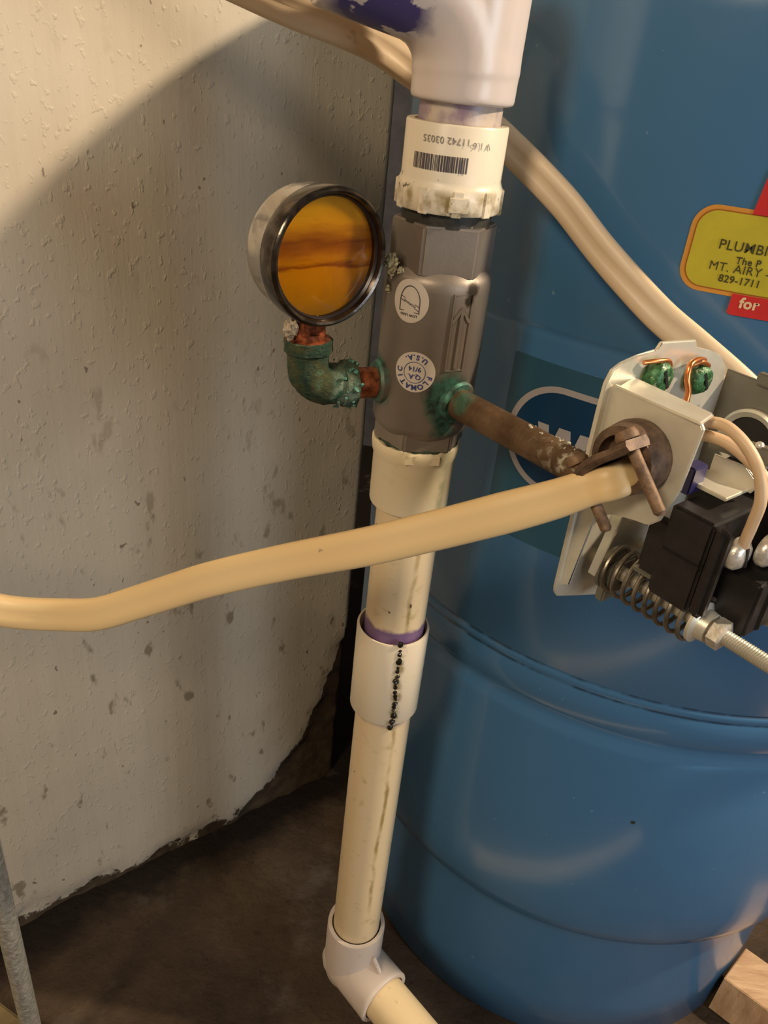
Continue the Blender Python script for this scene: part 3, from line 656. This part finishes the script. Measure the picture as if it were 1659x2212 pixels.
part('knockout_ring', lathe(bmesh.new(), Q(.1365, .0435, .0205), -wr, [(0, .0095), (0, .0125), (.0015, .0125), (.0022, .0115), (.0015, .0095), (0, .0095)], 40, cap=False), M_GALV, opp)
part('knockout_hole', lathe(bmesh.new(), Q(.1365, .0437, .0205), -wr, [(0, .0095), (.0006, .0095)], 36), M_BAKE, opp)
part('lever_plate', plate(bmesh.new(), [(.1230, -.0260), (.1262, -.0260), (.1315, .0060), (.1275, .0060)], N0+wr*-.0195, u, zz, wr, .0016, .0003), M_GALV, sw, label='inner upright lever plate')
part('lever_bracket', box(bmesh.new(), Q(.1275, .002, -.0300), u, wr, zz, .004, .034, .016, .0008), M_GALVD, sw)
part('top_bar', box(bmesh.new(), Q(.1470, .0430, .0445), u, wr, zz, .030, .0030, .0045, .0005), M_GALVD, sw)
# green ground screws with bare copper
for b, z in ((-.0090, .0500), (.0172, .0450)):
    c = Q(.1200, b, z)
    g = part('ground_screw', lathe(bmesh.new(), c, u, [(0, .0044), (.0022, .0058), (.0040, .0058), (.0062, .0044), (.0066, .0020), (.0060, .0008)], 10), M_GRN, sw, label='green ground screw', angle=50)
    part('slot', box(bmesh.new(), c+u*.0063, wr*.5-zz*.8, wr*.8+zz*.5, u, .0075, .0012, .0008), M_BAKE, g)
def wire(name, pts, r, mat, parent, **k): return part(name, sweep(bmesh.new(), spline([Vector(p) for p in pts], 8), circ(r, 12)), mat, parent, **k)
wire('copper_wire', [Q(.1215, -.0170, .0555), Q(.1235, -.0120, .0560), Q(.1240, -.0060, .0550), Q(.1235, -.0035, .0500)], .00085, M_CU, sw)
wire('copper_wire', [Q(.1225, .0185, .0515), Q(.1240, .0120, .0530), Q(.1250, .0060, .0525), Q(.1262, .0045, .0480), Q(.1275, .0055, .0430), Q(.1280, .0040, .0360), Q(.1270, .0010, .0280)], .0011, M_CU, sw)
wire('copper_wire', [Q(.1225, .0095, .0505), Q(.1240, .0140, .0520), Q(.1245, .0190, .0500)], .0010, M_CU, sw)
# black contact block
blk = part('contact_block', box(bmesh.new(), Q(.1555, -.004, -.0010), u, wr, zz, .0160, .032, .0350, .0010), M_BAKE, sw, label='black moulded contact block')
part('barrier', box(bmesh.new(), Q(.1664, -.0180, -.0010), u, wr, zz, .0050, .0050, .0340, .0015), M_BAKE, blk)
part('barrier', box(bmesh.new(), Q(.1640, .0135, .0085), u, wr, zz, .026, .0022, .026, .0006), M_BAKE, blk)
part('barrier', box(bmesh.new(), Q(.1730, .0040, -.0100), u, wr, zz, .0120, .0020, .030, .0006), M_BAKE, blk)
part('block_ridge', box(bmesh.new(), Q(.1555, -.0205, .0000), u, wr, zz, .0155, .0012, .0010, .0003), M_BAKE, blk)
part('block_foot', box(bmesh.new(), Q(.1430, -.002, -.0060), u, wr, zz, .0100, .026, .0260, .0020), M_BAKE, blk)
part('block_tail', box(bmesh.new(), Q(.1680, .0090, -.0150), u, wr, zz, .020, .026, .022, .0010), M_BAKE, blk)
part('block_top', box(bmesh.new(), Q(.1500, .0240, .0080), u, wr, zz, .030, .022, .016, .0010), M_BAKE, blk)
part('contact_bracket', plate(bmesh.new(), [(.1440, .020), (.1600, .020), (.1620, .024), (.1560, .028), (.1440, .0275)], Q(0, .004, 0)-zz*0, u, zz, wr, .0012, .0003), M_GALV, sw)
part('contact_bracket', box(bmesh.new(), Q(.1510, -.002, .0205), u, wr, zz, .016, .014, .0014, .0003), M_GALV, sw, label='pale metal contact bracket')
part('contact_slide', box(bmesh.new(), Q(.1455, -.009, .0225), u, wr, zz, .0050, .008, .010, .0005), M_BLUEV, sw, label='dark violet plastic slide')
part('cross_bar', box(bmesh.new(), Q(.1490, .012, .0300), u*.8+zz*.1, wr, zz, .0230, .004, .006, .0006), M_GALVD, sw)
part('rivet', blob(bmesh.new(), Q(.1545, .0115, .0335), .0016, (1, 1, 1), 2), M_SILV, sw)
# terminal screws and insulated wires
for t, b, z in ((.1672, -.0105, .0062), (.1722, -.0010, .0070)):
    c = Q(t, b, z)
    g = part('terminal_screw', lathe(bmesh.new(), c, u, [(0, .0052), (.0010, .0058), (.0030, .0056), (.0046, .0040), (.0050, .001)], 28), M_SILV, sw, label='silvery terminal screw', angle=50)
    part('slot', box(bmesh.new(), c+u*.0048, wr*.3-zz*.9, wr*.9+zz*.3, u, .0080, .0010, .0012), M_BAKE, g)
wire('insulated_wire', [Q(.1330, -.030, .0330), Q(.1420, -.022, .0420), Q(.1500, -.0150, .0455), Q(.1585, -.0150, .0445), Q(.1670, -.0150, .0385), Q(.1712, -.0140, .0290), Q(.1710, -.0125, .0195), Q(.1705, -.0120, .0130), Q(.1700, -.0110, .0085)], .0019, M_INS, sw, label='cream insulated wire curving to the terminals')
wire('insulated_wire', [Q(.1330, -.027, .0310), Q(.1440, -.019, .0395), Q(.1530, -.0135, .0405), Q(.1620, -.0115, .0375), Q(.1690, -.0100, .0330), Q(.1750, -.0060, .0240), Q(.1755, -.0010, .0150), Q(.1745, .0040, .0095)], .0019, M_INS, sw, label='second cream insulated wire beneath the first')
wire('insulated_wire', [Q(.1580, .004, -.0290), Q(.1640, .001, -.0235), Q(.1700, .004, -.0215), Q(.1760, .012, -.0200)], .0026, M_INS, sw, label='cream wire emerging under the block')
# springs, rods, nuts
def helix(c, r, L, turns, wr_, n=22):
    pts = [c+u*(L*i/(turns*n))+wr*(r*math.cos(2*math.pi*i/n))+zz*(r*math.sin(2*math.pi*i/n)) for i in range(int(turns*n)+1)]
    return sweep(bmesh.new(), pts, circ(wr_, 8))
part('spring', helix(Q(.1265, -.0095, -.0245), .0088, .0385, 8.2, .0009), M_SPRING, sw, label='large coil spring around the long rod')
part('spring', helix(Q(.1270, .0220, -.0300), .0050, .0340, 8, .0007), M_SPRING, sw, label='small coil spring around the short rod')
def rod(b, z, t0, t1, r, nuts):
    prof = []; t = t0
    while t < t1: prof += [(t, r), (t+.00045, r*.88)]; t += .0009
    o = part('threaded_rod', lathe(bmesh.new(), Q(0, b, z), u, prof, 16), M_ROD, sw, angle=20)
    for tn in nuts: part('nut', lathe(bmesh.new(), Q(0, b, z), u, [(tn, .0040), (tn+.0005, .0056), (tn+.0044, .0056), (tn+.0049, .0040)], 6), M_SILV, o, label='hex nut')
rod(-.0095, -.0250, .119, .218, .0029, [.1700]); rod(.0220, -.0300, .119, .205, .0027, [.1640])
part('spring_cup', lathe(bmesh.new(), Q(0, -.0095, -.0250), u, [(.1640, .003), (.1640, .0080), (.1652, .0080), (.1662, .0060), (.1695, .0055)], 32), M_GALV, sw, label='bright spring cup washer')
part('spring_seat', lathe(bmesh.new(), Q(0, -.0095, -.0250), u, [(.1255, .003), (.1255, .0088), (.1270, .0088), (.1275, .005)], 32), M_GALVD, sw)
part('seat_plate', box(bmesh.new(), Q(.1420, -.010, -.0160), u, wr, zz, .008, .012, .0016, .0004), M_GALVD, sw)
part('pivot_screw', blob(bmesh.new(), Q(.1340, -.0185, .0045), .0022, (1, 1, 1), 2), M_SILV, sw)
# cable clamp: ring on the flange, saddle bar and two long screws
cl = part('cable_clamp', lathe(bmesh.new(), Q(.1370, -.0300, .0320), -wr, [(0, .0118), (.0030, .0122), (.0060, .0118), (.0100, .0112), (.0105, .0085), (.0040, .0080)], 40, cap=False), M_RUST, sw, label='rusty brown round cable clamp')
e1 = (u+zz).normalized(); e2 = (u-zz).normalized(); CC = Q(.1355, -.0440, .0310)
part('clamp_core', lathe(bmesh.new(), Q(.1370, -.0300, .0320), -wr, [(0, .0095), (.0055, .0095)], 32), M_RUST, cl)
sad = bmesh.new(); path = [CC-e1*.0155+e2*.0004, CC-e1*.0105+e2*.0000, CC-e1*.0060-e2*.0018, CC-e2*.0026, CC+e1*.0060-e2*.0022, CC+e1*.0095-e2*.0022, CC+e1*.0135-e2*.0022]
sweep(sad, spline(path, 5), [(-.0050, -.0017), (.0050, -.0017), (.0056, 0), (.0050, .0017), (-.0050, .0017), (-.0056, 0)], normal=lambda i: -e2)
part('saddle_bar', sad, M_RUST, cl, label='brown saddle bar pressing on the cable')
for sg, L in ((1, .0265), (-1, .0255)):
    c = CC+e1*(sg*.0108)-e2*.0072
    s_ = part('clamp_screw', lathe(bmesh.new(), c, e2, [(0, .0012), (-.0, .0030), (.0016, .0038), (.0030, .0036), (.0032, .0019), (L, .0019), (L+.001, .0010)], 20), M_RUSTS, cl, label='long rusty clamp screw')

# ------------------------------------------------------------------ cables
def cable_obj(name, label, pts, nrm, W, T, mat, ridge, taper=0.0):
    P = spline(pts, 8); k = (len(P)-1)/(len(nrm)-1)
    def nf(i):
        f_ = i/k; a = min(len(nrm)-2, int(f_)); t = f_-a; return Vector(nrm[a]).lerp(Vector(nrm[a+1]), t)
    sec = []
    for i in range(36):
        a = 2*math.pi*i/36; x = math.cos(a); y = math.sin(a)
        X = W/2*math.copysign(abs(x)**.75, x); Y = T/2*math.copysign(abs(y)**.62, y)*(1-ridge*math.exp(-(X/(W*.10))**2))
        sec.append((X, Y))
    bm = sweep(bmesh.new(), P, sec, normal=nf, scale=lambda i: 1-taper*max(0, min(1, (i-len(P)+34)/20)))
    c = P[len(P)//2]
    return tag(part(name, bm, mat, loc=tuple(c), angle=60), label, 'cable')
A = [[-0.1904, 0.271, -0.22], [-0.1736, 0.2744, -0.2281], [-0.1626, 0.2758, -0.2317], [-0.1504, 0.2757, -0.2318], [-0.135, 0.2739, -0.229], [-0.1167, 0.2695, -0.2227], [-0.0976, 0.2675, -0.2122], [-0.0808, 0.2644, -0.2016], [-0.0647, 0.261, -0.1915], [-0.0348, 0.2561, -0.1762], [-0.0036, 0.2458, -0.1582], [0.0199, 0.2407, -0.145], [0.0415, 0.2355, -0.1321], [0.0549, 0.2323, -0.1238], [0.0636, 0.2297, -0.1173]]
A.append(list(Q(.1385, -.0420, .0262))); A.append(list(Q(.1385, -.0270, .0278)))
A = [[-.47, .12, -.10], [-.30, .215, -.165], [-.215, .262, -.208]]+A
NA = [(-.1, -1, .35)]*6+[(0, -1, .5)]*6+[(.1, -.8, .5)]*2
cable_obj('electric_cable', 'yellowed flat cable crossing in front of the pipe to the switch clamp', A, NA, .0142, .0080, M_CAB1, .10, .20)
B = [[-0.40, 0.555-.16, 0.16], [-0.25, 0.46, 0.075], [-0.1361, 0.4334, 0.0283], [-0.1034, 0.4098, 0.0176], [-0.0784, 0.3941, 0.0106], [-0.0576, 0.3852, 0.0052], [-0.0383, 0.3849, 0.0007], [-0.0228, 0.3889, -0.0043], [-0.0085, 0.3929, -0.0114], [0.0107, 0.3955, -0.0208], [0.0282, 0.3922, -0.0304], [0.0393, 0.388, -0.0376], [0.05, 0.3802, -0.0449], [0.0641, 0.3718, -0.0555], [0.0784, 0.3619, -0.0684], [0.0909, 0.3525, -0.0785], [0.106, 0.3414, -0.0896], [0.1212, 0.3339, -0.0985], [0.1372, 0.326, -0.108], [0.154, 0.3197, -0.1189], [0.175, 0.312, -0.1319], [.22, .313, -.165], [.30, .325, -.205], [.39, .375, -.235], [.47, .47, -.25], [.50, .60, -.25], [.49, .75, -.24]]
B[0] = [-.36, .30, .16]; B[1] = [-.22, .39, .072]
NB = [(.3, -1, .2), (.2, -1, .35), (.1, -1, .45), (0, -1, .5), (-.3, -1, .2), (-.9, -.5, .4), (-.8, -.6, .2), (-.3, -1, .2), (0, -1, .4), (.3, -1, .4), (.7, -.8, .3), (1, 0, .2)]
cable_obj('electric_cable', 'cream flat cable from the upper left behind the elbow across the blue tank', B, NB, .0138, .0070, M_CAB2, .28)

# ------------------------------------------------------------------ corner pieces
bm = lathe(bmesh.new(), (-.2060, .2950, -.690), (0, 0, 1), [(0, .0058), (.001, .0064), (.82, .0064)], 32)
mg = N('speckled_galvanised_steel', metal=.45, rough=.42); mg.set('col', mg.ramp(mg.noise(300, 4), (.35, (.42, .40, .33)), (.7, (.72, .69, .60)))); mg.bump(mg.noise(420, 3), .6, .0012)
tag(part('metal_leg', bm, mg.m, loc=(-.206, .295, -.69)), 'slim upright galvanised metal leg at the lower left edge', 'post')
bm = box(bmesh.new(), (-.288, .312, -.683), (.9, -.42, 0), (.42, .9, 0), (0, 0, 1), .13, .075, .012, .002)
tag(part('wood_scrap', bm, simple('dull_ochre_board', (.22, .16, .07), .8, 0, .2, 60, .4), loc=(-.275, .285, -.69)), 'pale flat board scrap on the floor at the bottom left corner', 'board')
WB = [(.351, .4315), (.323, .4025), (.438, .308), (.466, .337)]
bd = Vector((.8, -.6, 0)).normalized(); bn = Vector((.6, .8, 0)).normalized()
bm = plate(bmesh.new(), WB, (0, 0, -.690), (1, 0, 0), (0, 1, 0), (0, 0, 1), .045, .0007)
tag(part('wood_block', bm, M_WOOD, loc=(.44, .43, -.69)), 'tan wooden block on the floor right of the tank foot', 'block')
